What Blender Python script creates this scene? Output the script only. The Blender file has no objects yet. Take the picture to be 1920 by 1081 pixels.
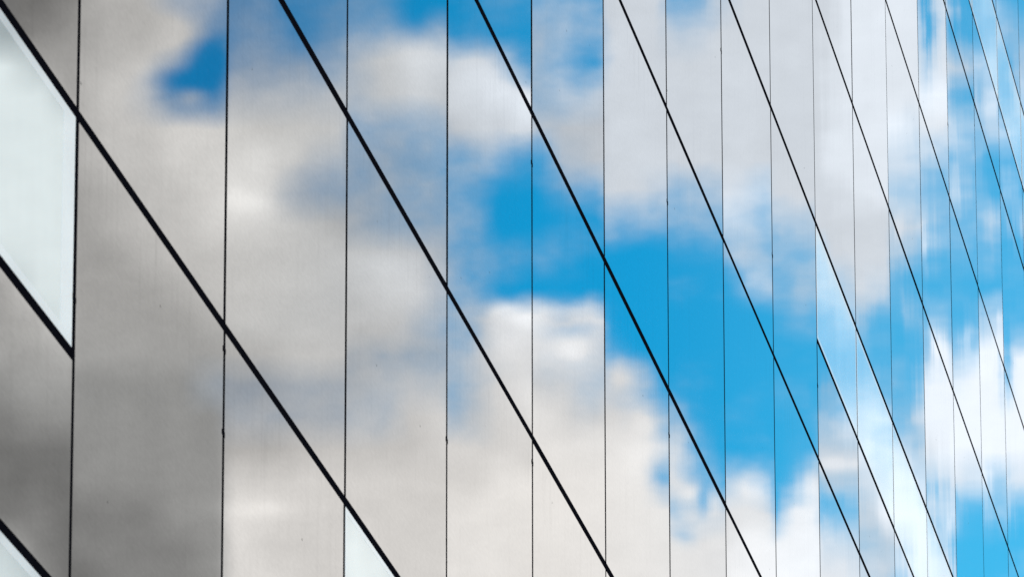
import bpy, bmesh, math, random
import numpy as np
from mathutils import Vector, Matrix

random.seed(7)
rng = np.random.default_rng(7)
scene = bpy.context.scene
COL = scene.collection

# ------------------------------------------------------------------ camera
# the facade lies in the plane y = 0, X runs along it, it faces -Y.
F_PX = 13152.2342                       # focal length in pixels of a 1920 wide frame
EYE_H = 1.65
ROW0 = EYE_H + 8.99845                  # height of the row-0 joint
PANEL_W, PANEL_H = 3.046374, 2.0
CAM = Vector((-26.81901, -5.992926, EYE_H))
# rows: camera right, down, forward in (along, up, outward) facade axes
RC = np.array([[0.1549846397807022, -0.000981584553801199, 0.9879163939898872],
               [0.2850622045984593, -0.9574202927884792, -0.04567193919975699],
               [0.945896035075564, 0.28869607146905096, -0.1481056287571337]])
def to_world(a):                        # (along, up, outward) -> world XYZ
    return Vector((a[0], -a[2], a[1]))
CX, CY, CZ = to_world(RC[0]), to_world(RC[1]), to_world(RC[2])
cam_data = bpy.data.cameras.new("camera")
cam = bpy.data.objects.new("camera", cam_data)
COL.objects.link(cam)
up, back = -CY, -CZ
cam.matrix_world = Matrix(((CX.x, up.x, back.x, CAM.x), (CX.y, up.y, back.y, CAM.y),
                           (CX.z, up.z, back.z, CAM.z), (0, 0, 0, 1)))
cam_data.sensor_width = 36.0
cam_data.lens = F_PX / 1920 * 36.0
cam_data.clip_start, cam_data.clip_end = 0.5, 20000
cam_data.dof.use_dof = True
cam_data.dof.focus_distance = 54.0
cam_data.dof.aperture_fstop = 15.0
scene.camera = cam

# ------------------------------------------------------------------ light, exposure
SUN_EL, SUN_AZ = math.radians(48), math.atan2(-0.62, -0.78)     # azimuth measured from +Y towards +X
sun_dir = Vector((math.sin(SUN_AZ) * math.cos(SUN_EL), math.cos(SUN_AZ) * math.cos(SUN_EL), math.sin(SUN_EL)))
sun_data = bpy.data.lights.new("sun", 'SUN')
sun_data.energy, sun_data.angle, sun_data.color = 3.5, math.radians(0.5), (1.0, 0.95, 0.88)
sun = bpy.data.objects.new("sun", sun_data)
sun.rotation_euler = sun_dir.to_track_quat('Z', 'Y').to_euler()
sun.location = (-40, -60, 80)
COL.objects.link(sun)
scene.view_settings.view_transform = 'Standard'
scene.view_settings.look = 'None'
scene.view_settings.exposure = 0.0
scene.view_settings.gamma = 1.0

# ------------------------------------------------------------------ node helper
class N:
    def __init__(s, tree): s.t = tree; s.n = tree.nodes; s.l = tree.links
    def put(s, sock, v):
        if v is None: return
        if isinstance(v, bpy.types.NodeSocket): s.l.new(v, sock)
        else: sock.default_value = v
    def math(s, op, a, b=None, c=None, clamp=False):
        n = s.n.new('ShaderNodeMath'); n.operation = op; n.use_clamp = clamp
        for i, v in enumerate((a, b, c)): s.put(n.inputs[i], v)
        return n.outputs[0]
    def vec(s, op, a, b=None, c=None, scale=None):
        n = s.n.new('ShaderNodeVectorMath'); n.operation = op
        for i, v in enumerate((a, b, c)): s.put(n.inputs[i], v)
        if scale is not None: s.put(n.inputs['Scale'], scale)
        return n.outputs['Value'] if op in ('DOT_PRODUCT', 'LENGTH') else n.outputs[0]
    def comb(s, x, y, z=0.0):
        n = s.n.new('ShaderNodeCombineXYZ')
        for i, v in enumerate((x, y, z)): s.put(n.inputs[i], v)
        return n.outputs[0]
    def sep(s, v):
        n = s.n.new('ShaderNodeSeparateXYZ'); s.put(n.inputs[0], v); return n.outputs
    def noise(s, v, scale, detail=4, rough=0.55, lac=2.0):
        n = s.n.new('ShaderNodeTexNoise'); s.put(n.inputs['Vector'], v)
        n.inputs['Scale'].default_value = scale; n.inputs['Detail'].default_value = detail
        n.inputs['Roughness'].default_value = rough; n.inputs['Lacunarity'].default_value = lac
        return n.outputs[0], n.outputs[1]
    def smooth(s, v, a, b, o0=0.0, o1=1.0):
        n = s.n.new('ShaderNodeMapRange'); n.interpolation_type = 'SMOOTHSTEP'
        s.put(n.inputs[0], v)
        for i, q in enumerate((a, b, o0, o1)): s.put(n.inputs[i + 1], q)
        return n.outputs[0]
    def mix(s, f, a, b):
        n = s.n.new('ShaderNodeMix'); n.data_type = 'RGBA'
        s.put(n.inputs[0], f); s.put(n.inputs[6], a); s.put(n.inputs[7], b)
        return n.outputs[2]

# ------------------------------------------------------------------ sky
# The clouds are charted in angular coordinates (u, v) around the part of the sky the facade mirrors:
# compass-like axes (SX, SY, SZ) fixed in the world, elevation about 16 degrees, 9 degrees wide.
def flip(v): return Vector((v.x, -v.y, v.z))
SX, SY, SZ = flip(CX), flip(CY), flip(CZ)
JOINT = [-0.0217, -0.0001, 0.0048, 0.011, 0.0105, 0.001, 0.0026, 0.001, 0.0052, 0.0012, 0.0006, -0.014, 0.0, -0.0091, 0.0034, 0.0035, 0.0]
def joint_x(j): return (j + (JOINT[j] if 0 <= j < len(JOINT) else 0.0)) * PANEL_W
GAP, MID = 30.0, 7
def row_z(r): return ROW0 + (r if r >= 0 else r * 1.03) * PANEL_H      # the lowest courses are a touch taller
def shift(j): return GAP * (max(-1, min(16, j)) - MID)     # each column of panels leans a hair and so mirrors its own slice of sky

# per column: stops across it, then one line per 60 units of v, top to bottom: cloud cover / cloud brightness (0-9 each)
CHART = {
-1: ((10, 75, 130), """91 91 92|91 92 93|97 94 94|97 97 94|97 97 97|97 97 97|97 97 97|97 97 97|96 97 97|94 97 97|94 95 97|94 94 95|93 94 94|92 93 93|91 91 91|91 91 91|91 92 91|95 92 91|96 93 91"""),
0: ((155, 215, 280, 345, 412), """94 95 95 76 66|94 95 95 86 45|95 95 96 66 05|95 96 86 45 25|95 96 96 97 97|95 96 96 97 97|94 95 96 96 97|94 95 96 96 97|94 94 95 96 96|94 94 94 95 96|94 94 94 94 95|94 94 94 94 94|93 93 93 93 84|93 93 93 93 93|93 93 93 93 93|93 93 93 93 93|92 92 92 93 93|92 92 92 92 93|91 92 92 92 93"""),
1: ((437, 500, 570, 640), """44 45 35 35|45 55 35 45|65 65 65 66|86 86 86 86|97 96 96 96|97 97 96 86|98 97 85 85|97 97 96 95|96 96 96 96|96 96 96 96|96 96 96 96|95 95 96 96|84 84 85 85|85 85 85 85|95 95 96 96|97 97 97 97|98 98 97 97|98 97 97 97|98 98 97 97"""),
2: ((662, 725, 780, 832), """45 45 15 05|56 56 56 66|86 96 97 97|86 96 97 96|66 76 66 76|65 75 65 66|75 75 65 65|85 75 75 75|96 96 96 85|96 97 97 86|96 96 86 76|85 75 75 75|85 86 86 86|86 86 96 97|96 96 96 97|97 97 97 97|97 97 97 97|98 97 97 97|98 97 97 97"""),
3: ((850, 900, 945, 990), """06 26 36 26|16 26 16 16|87 97 67 36|97 97 98 98|96 97 97 97|56 66 57 36|56 46 16 06|56 46 06 06|56 46 26 26|66 46 06 06|66 86 87 98|76 86 87 97|66 76 97 98|76 86 97 98|97 97 97 97|97 97 98 98|98 98 98 98|98 98 98 98|98 98 98 98"""),
4: ((1005, 1065, 1128), """57 57 37|76 67 57|76 57 27|76 77 87|86 96 96|37 86 96|06 46 57|06 17 06|27 06 06|06 06 06|98 97 98|98 88 87|97 97 87|98 97 97|98 98 98|98 98 98|98 98 98|98 98 98|98 98 98"""),
5: ((1142, 1195, 1245), """97 97 97|97 97 97|97 97 97|97 97 97|97 97 97|97 97 97|97 97 87|57 57 47|06 06 06|06 06 06|06 06 06|27 06 06|87 67 07|97 87 57|98 98 78|98 98 57|98 98 98|98 98 98|98 98 98"""),
6: ((1262, 1305, 1350), """37 47 87|87 87 97|97 97 97|97 97 97|97 97 97|97 97 97|67 67 77|57 67 57|17 17 17|07 07 07|07 07 07|07 07 07|07 07 07|57 17 07|88 38 08|98 68 28|68 88 88|98 98 98|98 98 98"""),
7: ((1364, 1402, 1440), """87 97 97|97 97 97|97 97 97|97 97 97|97 97 97|97 97 97|98 88 68|78 78 58|57 77 67|07 48 68|07 07 07|07 07 07|07 07 07|07 07 07|08 08 08|68 78 58|98 98 98|98 99 99|99 99 99"""),
8: ((1455, 1490, 1525), """97 97 97|97 97 97|97 97 97|97 97 97|97 97 97|97 97 97|97 97 97|67 77 77|57 57 57|47 67 67|27 37 37|07 07 07|07 07 07|07 17 27|08 18 18|08 38 88|38 99 99|99 99 99|99 99 99"""),
9: ((1537, 1567, 1597), """97 97 98|97 97 98|97 98 98|97 98 98|97 98 98|97 98 98|97 97 98|97 97 97|69 97 97|69 78 77|19 39 49|17 09 19|36 46 29|57 57 69|87 87 87|67 77 77|38 48 48|88 88 88|98 98 98"""),
10: ((1610, 1663), """98 98|98 98|98 98|98 98|98 98|98 98|98 98|97 97|97 97|97 87|67 27|29 27|49 37|79 69|89 69|88 89|87 99|77 87|88 87"""),
11: ((1676, 1720), """98 98|98 98|98 98|98 98|99 88|88 78|78 68|87 87|67 47|27 27|17 47|17 17|47 27|37 67|89 67|99 89|99 99|88 99|58 99"""),
12: ((1731, 1776), """27 98|28 98|78 98|99 99|98 98|78 68|48 38|88 58|38 28|18 18|38 48|58 99|99 99|99 99|98 99|78 88|88 58|99 58|99 88"""),
13: ((1787, 1828), """17 17|17 27|87 77|37 27|78 58|48 58|58 48|48 38|38 28|28 18|18 28|48 69|89 99|99 99|99 99|98 88|58 28|18 08|08 08"""),
14: ((1839, 1875), """39 49|29 59|69 59|68 79|68 78|18 18|28 18|78 48|48 18|18 18|68 89|99 99|99 99|99 99|99 99|89 58|28 48|08 08|08 08"""),
15: ((1885, 1910), """28 18|57 47|18 77|08 68|69 49|39 29|59 29|18 58|18 28|18 18|18 28|18 99|59 99|99 99|99 99|78 88|38 28|08 08|08 08"""),
16: ((1918, 1945), """18 18|47 67|77 77|68 68|49 58|29 38|29 38|58 58|28 38|18 18|28 38|99 99|99 99|99 99|99 99|88 88|28 28|08 08|08 08"""),
}
U0, U1, USPLIT = -320.0, 2320.0, 998.0 + (shift(3) + shift(4)) / 2
stops_u, rows_d, rows_b = [], [], []
for j in sorted(CHART):
    xs, txt = CHART[j]
    tab = [[(int(c[0]), int(c[1])) for c in line.split()] for line in txt.split('|')]
    assert len(tab) == 19 and all(len(r) == len(xs) for r in tab), (j, len(tab), [len(r) for r in tab])
    for i, x in enumerate(xs):
        stops_u.append(x + shift(j))
        rows_d.append([r[i][0] / 9 for r in tab]); rows_b.append([r[i][1] / 9 for r in tab])
stops_u = np.array(stops_u); D = np.array(rows_d); B = np.array(rows_b)          # [stop, row]
NV = D.shape[1]

world = bpy.data.worlds.new("World")
world.use_nodes = True
w = N(world.node_tree); w.n.clear()
tc = w.n.new('ShaderNodeTexCoord')
dirv = tc.outputs['Generated']
dz = w.vec('DOT_PRODUCT', dirv, tuple(SZ))
dzs = w.math('MAXIMUM', dz, 0.05)
uu = w.math('MULTIPLY_ADD', w.math('DIVIDE', w.vec('DOT_PRODUCT', dirv, tuple(SX)), dzs), F_PX, 960.0)
vv = w.math('MULTIPLY_ADD', w.math('DIVIDE', w.vec('DOT_PRODUCT', dirv, tuple(SY)), dzs), F_PX, 540.5)
uv = w.comb(uu, vv, 0.0)
# billows: the chart is warped by noise, more where clouds are crisp (to the right), little in the soft grey bank
_, wc = w.noise(uv, 1 / 95.0, 5, 0.55)
wv = w.sep(w.vec('SUBTRACT', wc, (0.5, 0.5, 0.5)))
amp = w.smooth(uu, 250.0, 1000.0, 26.0, 62.0)
u2 = w.math('MULTIPLY_ADD', wv[0], amp, uu)
v2 = w.math('MULTIPLY_ADD', wv[1], amp, vv)
tl = w.math('DIVIDE', w.math('SUBTRACT', u2, U0), USPLIT - U0, clamp=True)
tr = w.math('DIVIDE', w.math('SUBTRACT', u2, USPLIT), U1 - USPLIT, clamp=True)
vr = w.math('DIVIDE', v2, 60.0)
def ramp(fac, us, a, b, u_from, u_to):
    n = w.n.new('ShaderNodeValToRGB'); w.put(n.inputs[0], fac)
    cr = n.color_ramp; cr.interpolation = 'LINEAR'
    for i, u in enumerate(us):
        p = (u - u_from) / (u_to - u_from)
        e = cr.elements[i] if i < 2 else cr.elements.new(p)
        e.position = p
    for i, e in enumerate(cr.elements):
        e.color = (a[i], b[i], 0.0, 1.0)
    return n.outputs[0]
L = stops_u < USPLIT
accl = accr = None
for k in range(NV):                     # the chart's rows, blended one into the next down the sky
    cl = ramp(tl, stops_u[L], D[L, k], B[L, k], U0, USPLIT)
    accl = cl if accl is None else w.mix(w.math('SUBTRACT', vr, k - 1.0, clamp=True), accl, cl)
for k in range(NV):
    cr_ = ramp(tr, stops_u[~L], D[~L, k], B[~L, k], USPLIT, U1)
    accr = cr_ if accr is None else w.mix(w.math('SUBTRACT', vr, k - 1.0, clamp=True), accr, cr_)
side = w.math('GREATER_THAN', u2, USPLIT)
acc = w.mix(side, accl, accr)
dens, bri = w.sep(acc)[0], w.sep(acc)[1]
# single puffs, wisps and gaps: column, centre, radii, change of cover, change of brightness
PUFFS = [(0,345,148,42,20,-.55,0), (0,408,105,34,42,-.40,0), (0,350,60,60,28,.30,.02), (0,372,178,26,12,.45,.05), (0,235,150,60,45,.05,.06),
 (1,470,378,48,20,.05,.13), (1,600,345,50,40,-.18,-.02), (1,480,950,75,14,0,.09), (1,500,300,60,40,.05,.06), (1,560,30,30,35,-.15,0),
 (2,770,110,42,36,.15,.07), (2,770,25,26,26,-.35,0), (2,720,500,70,26,.08,.08), (2,745,650,70,60,.12,.02), (3,890,700,40,60,.12,.02),
 (3,905,150,42,48,.25,.10), (3,985,215,25,35,.20,.12), (3,945,575,24,9,.35,.18), (3,985,600,40,22,.15,.16), (3,955,650,40,26,.10,.12), (3,925,610,14,40,.18,.08),
 (3,880,640,26,46,-.15,0), (3,935,400,18,45,-.2,0), (4,1030,478,26,42,.24,0), (3,960,486,26,34,.22,0), (4,1060,574,70,12,.30,.14), (4,1065,618,42,12,-.22,0), (4,1070,655,24,18,.20,.12), (4,1030,700,36,30,-.08,-.04), (4,1100,740,30,40,-.14,0),
 (5,1160,690,24,26,.45,.05), (5,1205,790,20,22,.25,.08), (5,1232,900,16,18,-.32,0), (5,1190,860,34,30,.10,.05),
 (6,1310,940,12,26,-.40,0), (6,1275,1008,18,10,-.22,0), (6,1285,880,22,18,-.15,0), (6,1290,925,14,16,.25,.08), (6,1335,935,10,22,.30,.08),
 (7,1420,915,42,18,.22,.10), (8,1455,950,7,34,-.50,0), (8,1510,915,20,18,.25,.10), (9,1565,866,46,8,.22,.12), (9,1565,935,46,16,-.22,0),
 (10,1640,590,16,40,-.2,0), (11,1700,560,6,80,.22,.05), (11,1690,430,8,26,.25,.08), (12,1732,60,8,70,-.40,0), (12,1740,470,5,60,.28,.08),
 (12,1760,640,10,26,.40,.10), (12,1775,1000,5,60,.38,.10), (12,1750,925,5,30,-.35,0), (13,1810,632,8,30,.35,.10), (13,1790,930,4,26,-.30,0),
 (13,1800,330,6,60,.25,.05), (14,1850,960,4,40,.35,.10), (15,1890,980,4,46,.30,.10)]
uvw = w.comb(w.math('ADD', w.math('MULTIPLY', uu, 0.5), w.math('MULTIPLY', u2, 0.5)), w.math('ADD', w.math('MULTIPLY', vv, 0.5), w.math('MULTIPLY', v2, 0.5)))
for j, x, y, rx, ry, dd, db in PUFFS:
    rx, ry = max(rx, 7), max(ry, 14); dd *= 0.85
    q_ = w.vec('MULTIPLY_ADD', uvw, (1 / rx, 1 / ry, 0.0), (-(x + shift(j)) / rx, -y / ry, 0.0))
    e_ = w.math('EXPONENT', w.math('MULTIPLY', w.vec('DOT_PRODUCT', q_, q_), -0.7))
    dens = w.math('MULTIPLY_ADD', e_, dd, dens, clamp=True)
    if db: bri = w.math('MULTIPLY_ADD', e_, db, bri)
# the rest of the sky: broken cumulus
big, _ = w.noise(dirv, 5.0, 8, 0.58)
dgen = w.smooth(big, 0.44, 0.60)
bgen = w.smooth(big, 0.42, 0.75, 0.95, 0.45)
m1 = w.math('MULTIPLY', w.smooth(uu, -700.0, -200.0), w.smooth(uu, 2900.0, 2250.0))
m2 = w.math('MULTIPLY', w.smooth(vv, -500.0, -60.0), w.smooth(vv, 1600.0, 1150.0))
mask = w.math('MULTIPLY', w.math('MULTIPLY', m1, m2), w.math('GREATER_THAN', dz, 0.1))
def fmix(f, a, b): return w.math('ADD', w.math('MULTIPLY', b, f), w.math('MULTIPLY', a, w.math('SUBTRACT', 1.0, f)))
dens = fmix(mask, dgen, dens); bri = fmix(mask, bgen, bri)
# fine structure in half-covered sky
det, _ = w.noise(uv, 1 / 55.0, 6, 0.6)
part = w.math('MULTIPLY', w.math('MULTIPLY', dens, w.math('SUBTRACT', 1.0, dens)), w.smooth(uu, 100.0, 900.0, 1.2, 2.8))
dens = w.math('MULTIPLY_ADD', w.math('SUBTRACT', det, 0.5), part, dens, clamp=True)
bri = w.math('MULTIPLY_ADD', w.math('SUBTRACT', det, 0.5), 0.12, bri)
soft, _ = w.noise(w.vec('MULTIPLY', uv, (1.0, 1.25, 1.0)), 1 / 210.0, 4, 0.6)
bri = w.math('MULTIPLY_ADD', w.math('SUBTRACT', soft, 0.5), 0.14, bri)
dens = w.math('MAXIMUM', dens, w.math('MULTIPLY', w.smooth(soft, 0.42, 0.75), w.smooth(uu, 500.0, 800.0, 0.0, 0.30)))
dens = w.math('POWER', dens, 1.7)
# colours
sky = w.n.new('ShaderNodeTexSky'); sky.sky_type = 'NISHITA'; sky.sun_disc = False
sky.sun_elevation, sky.sun_rotation = SUN_EL, SUN_AZ
sky.air_density, sky.dust_density, sky.ozone_density = 1.0, 0.4, 2.0
TINT_A, TINT_B, TINT_C = (0.055, 0.92, 1.30, 1), (0.05, 1.48, 1.86, 1), (0.32, 1.80, 2.0, 1)
tint = w.mix(w.smooth(uu, 200.0, 950.0), TINT_A, w.mix(w.smooth(uu, 1000.0, 1850.0), TINT_B, TINT_C))
blue = w.vec('MULTIPLY', sky.outputs[0], tint)
lum = w.math('POWER', w.math('MULTIPLY_ADD', bri, 140 / 255, 100 / 255), 2.2)
lum = w.math('MULTIPLY', lum, 12.5)
warm = w.math('MAXIMUM', w.math('MULTIPLY', w.math('MULTIPLY', w.smooth(vv, 300.0, 950.0), w.smooth(uu, 1900.0, 900.0)), w.smooth(uu, 215.0, 260.0, 0.45, 1.0)),
              w.math('MULTIPLY', w.smooth(uu, 800.0, 100.0, 0.0, 0.70), w.smooth(vv, 950.0, 500.0)))
ctint = w.mix(warm, w.mix(w.smooth(uu, 150.0, 900.0), (0.985, 1.0, 0.985, 1), (0.925, 0.995, 1.08, 1)), (1.035, 1.0, 0.96, 1))
cloud = w.vec('SCALE', ctint, scale=lum)
bg = w.n.new('ShaderNodeBackground'); bg.inputs[1].default_value = 0.1
w.put(bg.inputs[0], w.mix(dens, blue, cloud))
wo = w.n.new('ShaderNodeOutputWorld'); w.l.new(bg.outputs[0], wo.inputs[0])
scene.world = world

# ------------------------------------------------------------------ materials
def new_mat(name):
    m = bpy.data.materials.new(name); m.use_nodes = True
    q = N(m.node_tree); q.n.clear()
    out = q.n.new('ShaderNodeOutputMaterial')
    return m, q, out

def facade_normal(q, ripple):
    """true surface normal, leaned by the panel's own mounting tilt, with the faint waviness of sheet glass"""
    g = q.n.new('ShaderNodeNewGeometry')
    a = q.n.new('ShaderNodeAttribute'); a.attribute_type = 'OBJECT'; a.attribute_name = 'lean'
    b = q.n.new('ShaderNodeAttribute'); b.attribute_type = 'OBJECT'; b.attribute_name = 'tilt'
    pos = g.outputs['Position']
    st = q.vec('MULTIPLY', pos, (2.2, 1.0, 0.45))
    n1, _ = q.noise(st, 1.0, 3, 0.6)
    st2 = q.vec('MULTIPLY', pos, (0.5, 1.0, 0.5))
    n2, _ = q.noise(st2, 1.0, 2, 0.5)
    rp = q.n.new('ShaderNodeAttribute'); rp.attribute_type = 'OBJECT'; rp.attribute_name = 'wave'
    wob = q.math('ADD', q.math('MULTIPLY', q.math('SUBTRACT', n1, 0.5), ripple),
                 q.math('MULTIPLY', q.math('SUBTRACT', n2, 0.5), ripple * 1.2))
    dx = q.math('ADD', a.outputs['Fac'], q.math('MULTIPLY', wob, rp.outputs['Fac']))
    off = q.comb(dx, 0.0, b.outputs['Fac'])
    return q.vec('NORMALIZE', q.vec('ADD', g.outputs['Normal'], off)), pos

def grime(q, pos):
    """dust: specks, vertical run-off streaks, a thin even film; returns amounts 0..1"""
    v = q.n.new('ShaderNodeTexVoronoi'); v.feature = 'F1'; v.inputs['Scale'].default_value = 1.0
    sp = q.vec('MULTIPLY', pos, (3.0, 1.0, 6.5))
    q.put(v.inputs['Vector'], sp)
    rnd = q.sep(v.outputs['Color'])[0]
    rad = q.math('MULTIPLY', q.smooth(rnd, 0.60, 1.0), 0.062)
    speck = q.smooth(q.math('SUBTRACT', rad, v.outputs['Distance']), 0.0, 0.03)
    stv = q.vec('MULTIPLY', pos, (9.0, 1.0, 0.8))
    n, _ = q.noise(stv, 1.0, 4, 0.6)
    streak = q.smooth(n, 0.52, 0.80)
    gr, _ = q.noise(q.vec('MULTIPLY', pos, (12.0, 1.0, 48.0)), 1.0, 3, 0.8)
    grain = q.math('SUBTRACT', gr, 0.5)
    fr = q.math('FRACT', q.math('DIVIDE', q.math('SUBTRACT', q.sep(pos)[2], ROW0), PANEL_H))
    rn, _ = q.noise(q.vec('MULTIPLY', pos, (16.0, 1.0, 1.5)), 1.0, 3, 0.6)
    run = q.math('MULTIPLY', q.smooth(fr, 0.62, 0.99), q.smooth(rn, 0.50, 0.78))      # run-off below the horizontal joints
    return speck, q.math('ADD', streak, q.math('MULTIPLY', run, 2.2)), grain

PANEL_REFL = 0.66
def mirror_panel():
    m, q, out = new_mat("mirror_panel")
    nrm, pos = facade_normal(q, 0.0018)
    speck, streak, grain = grime(q, pos)
    base = q.math('MULTIPLY_ADD', grain, 0.30, PANEL_REFL)
    base = q.math('MULTIPLY', base, q.math('MULTIPLY_ADD', streak, -0.06, 1.0))
    sh = q.n.new('ShaderNodeAttribute'); sh.attribute_type = 'OBJECT'; sh.attribute_name = 'batch'   # coating batches differ slightly
    base = q.math('MULTIPLY', base, q.math('ADD', sh.outputs['Fac'], 1.0))
    p = q.n.new('ShaderNodeBsdfPrincipled')
    p.inputs['Metallic'].default_value = 1.0
    q.put(p.inputs['Base Color'], q.comb(base, base, base))
    p.inputs['Roughness'].default_value = 0.014
    q.put(p.inputs['Normal'], nrm)
    d = q.n.new('ShaderNodeBsdfDiffuse'); d.inputs[0].default_value = (0.05, 0.045, 0.04, 1)
    mx = q.n.new('ShaderNodeMixShader')
    f = q.math('ADD', q.math('MULTIPLY', speck, 0.55), q.math('MULTIPLY', streak, 0.02), clamp=True)
    q.put(mx.inputs[0], f); q.l.new(p.outputs[0], mx.inputs[1]); q.l.new(d.outputs[0], mx.inputs[2])
    q.l.new(mx.outputs[0], out.inputs[0])
    return m

def window_glass(name, white, amount):
    """bright coated glass in front of a pale sheer blind"""
    m, q, out = new_mat(name)
    nrm, pos = facade_normal(q, 0.0018)
    gl = q.n.new('ShaderNodeBsdfPrincipled'); gl.inputs['Metallic'].default_value = 1.0
    gl.inputs['Base Color'].default_value = (0.86, 0.96, 0.98, 1); gl.inputs['Roughness'].default_value = 0.014
    q.put(gl.inputs['Normal'], nrm)
    d = q.n.new('ShaderNodeBsdfDiffuse'); fold, _ = q.noise(q.vec('MULTIPLY', pos, (1.3, 1.0, 0.9)), 1.0, 3, 0.55)
    q.put(d.inputs[0], q.vec('SCALE', white[:3], scale=q.math('MULTIPLY_ADD', q.math('SUBTRACT', fold, 0.5), 0.5, 1.0)))
    mx = q.n.new('ShaderNodeMixShader'); mx.inputs[0].default_value = amount
    q.l.new(gl.outputs[0], mx.inputs[1]); q.l.new(d.outputs[0], mx.inputs[2])
    q.l.new(mx.outputs[0], out.inputs[0])
    return m

def matte(name, c, var=0.3, scale=3.0):
    m, q, out = new_mat(name)
    g = q.n.new('ShaderNodeNewGeometry')
    n, _ = q.noise(g.outputs['Position'], scale, 5, 0.6)
    k = q.math('MULTIPLY_ADD', q.math('SUBTRACT', n, 0.5), var * 2, 1.0)
    d = q.n.new('ShaderNodeBsdfDiffuse')
    q.put(d.inputs[0], q.vec('SCALE', c, scale=k))
    q.l.new(d.outputs[0], out.inputs[0])
    return m

M_PANEL = mirror_panel()
M_GLASS = window_glass("window_glass", (0.80, 0.88, 0.87, 1), 0.29)
M_SEAL = window_glass("window_edge", (0.90, 0.91, 0.90, 1), 0.52)
M_EDGE = matte("panel_edge", (0.006, 0.006, 0.008))
M_JOINT = matte("black_gasket", (0.004, 0.004, 0.006), 0.4, 8.0)
M_CORE = matte("dark_concrete", (0.08, 0.08, 0.08))
M_PAVE = matte("paving", (0.24, 0.23, 0.22), 0.25, 1.5)
M_ROOF = matte("roof_felt", (0.10, 0.10, 0.10))

# ------------------------------------------------------------------ geometry helpers
def obj(name, bm, mats, parent=None, loc=(0, 0, 0)):
    me = bpy.data.meshes.new(name); bm.to_mesh(me); bm.free()
    for m in (mats if isinstance(mats, (list, tuple)) else [mats]): me.materials.append(m)
    o = bpy.data.objects.new(name, me); COL.objects.link(o); o.location = loc
    if parent: o.parent = parent
    return o
def box(bm, x0, x1, y0, y1, z0, z1, face_front=0, other=0):
    v = [bm.verts.new(p) for p in ((x0, y0, z0), (x1, y0, z0), (x1, y1, z0), (x0, y1, z0),
                                   (x0, y0, z1), (x1, y0, z1), (x1, y1, z1), (x0, y1, z1))]
    for k, f in enumerate(((0, 1, 5, 4), (3, 0, 4, 7), (1, 2, 6, 5), (2, 3, 7, 6), (4, 5, 6, 7), (3, 2, 1, 0))):
        fc = bm.faces.new([v[i] for i in f]); fc.material_index = face_front if k == 0 else other

# ------------------------------------------------------------------ lean of each column, so that it mirrors its slice of sky
def chart_at(px, py, lean, tilt=0.0):
    d = (CX * (px - 960) / F_PX + CY * (py - 540.5) / F_PX + CZ).normalized()
    n = Vector((lean, -1, tilt)).normalized()
    r = d - 2 * d.dot(n) * n
    return 960 + F_PX * r.dot(SX) / r.dot(SZ), 540.5 + F_PX * r.dot(SY) / r.dot(SZ)
def pixel(x, z, y=0.0):
    p = Vector((x, y, z)) - CAM
    return 960 + F_PX * p.dot(CX) / p.dot(CZ), 540.5 + F_PX * p.dot(CY) / p.dot(CZ)
def solve_lean(px, py, s):
    l, t = 0.0, 0.0
    for _ in range(8):
        u, v = chart_at(px, py, l, t); e = 1e-5
        ul, vl = chart_at(px, py, l + e, t); ut, vt = chart_at(px, py, l, t + e)
        a, b, c, d = (ul - u) / e, (ut - u) / e, (vl - v) / e, (vt - v) / e
        ru, rv = px + s - u, py - v
        det = a * d - b * c
        l += (ru * d - b * rv) / det; t += (a * rv - c * ru) / det
    return l, t
COL_LEAN = {}
for j in range(-6, 31):
    xa = joint_x(j) + PANEL_W / 2
    best = None
    for r in np.arange(-3, 12, 0.1):
        px, py = pixel(xa, ROW0 + r * PANEL_H)
        if best is None or abs(py - 540) < abs(best[1] - 540): best = (px, py)
    COL_LEAN[j] = solve_lean(best[0], 540.0, shift(j))
print("leans", {k: (round(a, 5), round(b, 5)) for k, (a, b) in COL_LEAN.items()})

# ------------------------------------------------------------------ setting
bm = bmesh.new()
S = 6000.0
bm.faces.new([bm.verts.new(p) for p in ((-S, -S, 0), (S, -S, 0), (S, S, 0), (-S, S, 0))])
ground = obj("ground", bm, M_PAVE); ground['kind'] = 'structure'
ground['label'] = 'grey paving in front of the mirrored building'

# ------------------------------------------------------------------ the building
root = bpy.data.objects.new("office_building", None); COL.objects.link(root)
root.location = (0, 0, 0)
root['label'] = 'office building with a mirrored panel facade reflecting blue sky and clouds'
root['category'] = 'building'

C0, C1, R0, R1 = -6, 30, -5, 12            # whole facade, in panels
GV, GH = 0.060, 0.049                      # vertical and horizontal joint widths
TH = 0.05                                  # panel thickness
TOP = row_z(R1)
BASE = row_z(R0)

bm = bmesh.new()
box(bm, joint_x(C0), joint_x(C1), 0.08, 22.0, 0.0, TOP - 0.4)
core = obj("core_wall", bm, M_CORE, root)
bm = bmesh.new()
box(bm, joint_x(C0) - 0.1, joint_x(C1) + 0.1, 0.10, 22.1, TOP - 0.397, TOP + 0.1)
obj("roof", bm, M_ROOF, root)

WINDOW_FROM = {0: [(-6, -1), (2, 6)], -1: [(-6, -1)], 4: [(9, 15)], 8: [(13, 22)]}
def is_window(j, r):                       # row r hangs below joint r
    return any(a <= j <= b for a, b in WINDOW_FROM.get(r, []))

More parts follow.
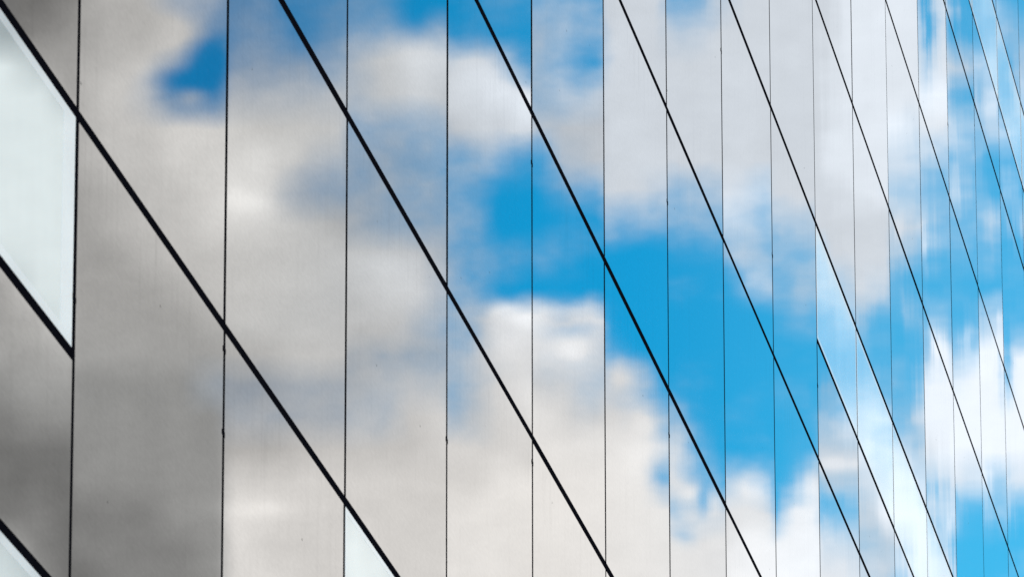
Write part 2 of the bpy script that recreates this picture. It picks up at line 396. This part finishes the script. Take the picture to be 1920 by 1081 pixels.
def in_view(j, rt, rb, margin=14):
    xs, ys = [], []
    for x in (joint_x(j), joint_x(j + 1)):
        for r in (rt, rb):
            a, b = pixel(x, row_z(r)); xs.append(a); ys.append(b)
    if max(xs) < -margin or min(xs) > 1920 + margin or max(ys) < -margin or min(ys) > 1081 + margin: return False
    # the cell is a slanted quadrilateral: test its own sides against the frame's corners too
    q = [pixel(joint_x(a), row_z(b)) for a, b in ((j, rt), (j + 1, rt), (j + 1, rb), (j, rb))]
    F = [(-margin, -margin), (1920 + margin, -margin), (1920 + margin, 1081 + margin), (-margin, 1081 + margin)]
    cx = sum(p[0] for p in q) / 4; cy = sum(p[1] for p in q) / 4
    for i in range(4):
        (xa, ya), (xb, yb) = q[i], q[(i + 1) % 4]
        nx, ny = yb - ya, xa - xb
        sgn = nx * (cx - xa) + ny * (cy - ya)
        if all((nx * (fx - xa) + ny * (fy - ya)) * sgn < 0 for fx, fy in F): return False
    return True

def lean_of(o, j, r, extra=0.0):
    l, t = COL_LEAN[j]
    k = random.Random(j * 131 + int(r * 10) * 17)
    o['lean'] = l + k.uniform(-1, 1) * 0.0003 + extra
    o['tilt'] = t + k.uniform(-1, 1) * 0.0008
    o['batch'] = k.uniform(-0.035, 0.03)
    o['wave'] = (0.30 if j < 9 else 0.85) * k.uniform(0.7, 1.3)      # the far panels are wavier

def cell(j, rt, rb):
    k = random.Random(j * 977 + int(rt * 10) * 31)
    e = lambda: k.uniform(-0.004, 0.004)
    return (joint_x(j) + GV / 2 + k.uniform(-0.012, 0.004), joint_x(j + 1) - GV / 2 + k.uniform(-0.004, 0.012),
            row_z(rb) + GH / 2 + e(), row_z(rt) - GH / 2 + e())

count = 0
rest = bmesh.new()
for j in range(C0, C1):
    for r in range(R0 + 1, R1 + 1):
        parts = [(r, r - 0.5, True), (r - 0.5, r - 1, False)] if is_window(j, r) else [(r, r - 1, False)]
        for rt, rb, win in parts:
            x0, x1, z0, z1 = cell(j, rt, rb)
            if not in_view(j, rt, rb):
                box(rest, x0, x1, 0.0, TH, z0, z1, 0, 1); continue
            bm = bmesh.new(); count += 1
            if not win:
                box(bm, x0, x1, 0.0, TH, z0, z1, 0, 1)
                o = obj("panel", bm, [M_PANEL, M_EDGE], root)
                lean_of(o, j, rt)
            else:
                bs, bt = (0.22, 0.045) if j < 0 else (0.05, 0.03)
                box(bm, x0 + bs, x1 - bs, 0.0003, TH, z0 + bt, z1 - bt, 0, 1)
                wroot = bpy.data.objects.new("window", None); COL.objects.link(wroot); wroot.parent = root
                wroot['label'] = 'pale bright window in the mirrored facade'
                o = obj("pane", bm, [M_GLASS, M_EDGE], wroot); lean_of(o, j, rt)
                bm = bmesh.new()
                box(bm, x0, x0 + bs, 0.0, TH, z0, z1, 0, 0); box(bm, x1 - bs, x1, 0.0, TH, z0, z1, 0, 0)
                box(bm, x0 + bs, x1 - bs, 0.0, TH, z1 - bt, z1, 0, 0); box(bm, x0 + bs, x1 - bs, 0.0, TH, z0, z0 + bt, 0, 0)
                o = obj("frame", bm, [M_SEAL, M_EDGE], wroot); lean_of(o, j, rt)
print("panels in view", count)
o = obj("outer_cladding", rest, [M_PANEL, M_EDGE], root); o['kind'] = 'stuff'; o['lean'] = 0.0; o['tilt'] = 0.0; o['batch'] = 0.0; o['wave'] = 0.5

# black gaskets in the joints, 1.5 mm behind the panel faces
for r in range(R0, R1 + 1):
    bm = bmesh.new(); z = row_z(r)
    box(bm, joint_x(C0), joint_x(C1), 0.0015, 0.0795, z - GH / 2 - 0.003, z + GH / 2 + 0.003)
    obj("horizontal_joint", bm, M_JOINT, root)
for r, spans in WINDOW_FROM.items():
    for a, b in spans:
        bm = bmesh.new(); z = row_z(r - 0.5)
        box(bm, joint_x(a), joint_x(min(b + 1, C1)) - (0 if b > 6 else 0.0), 0.0015, 0.0795, z - GH / 2 - 0.003, z + GH / 2 + 0.003)
        obj("horizontal_joint", bm, M_JOINT, root)
for j in range(C0, C1 + 1):
    bm = bmesh.new(); x = joint_x(j)
    box(bm, x - GV / 2 - 0.003, x + GV / 2 + 0.003, 0.003, 0.079, BASE, TOP - 0.05)
    obj("vertical_joint", bm, M_JOINT, root)

# small dark glazing clips that bridge the vertical joints here and there
def on_joint(j, py):
    best = min(np.arange(BASE, TOP, 0.01), key=lambda z: abs(pixel(joint_x(j), z)[1] - py))
    return joint_x(j), float(best)
for j, py in ((4, 308), (6, 378), (6, 815), (4, 866), (7, 95), (3, 824), (1, 657), (1, 812), (8, 478), (9, 722), (13, 234), (0, 560)):
    x, z = on_joint(j, py)
    bm = bmesh.new()
    box(bm, x - 0.036, x + 0.036, -0.0008, 0.02, z - 0.013, z + 0.013)
    bmesh.ops.bevel(bm, geom=bm.edges[:], offset=0.0006, segments=1, affect='EDGES')
    obj("glazing_clip", bm, M_JOINT, root)
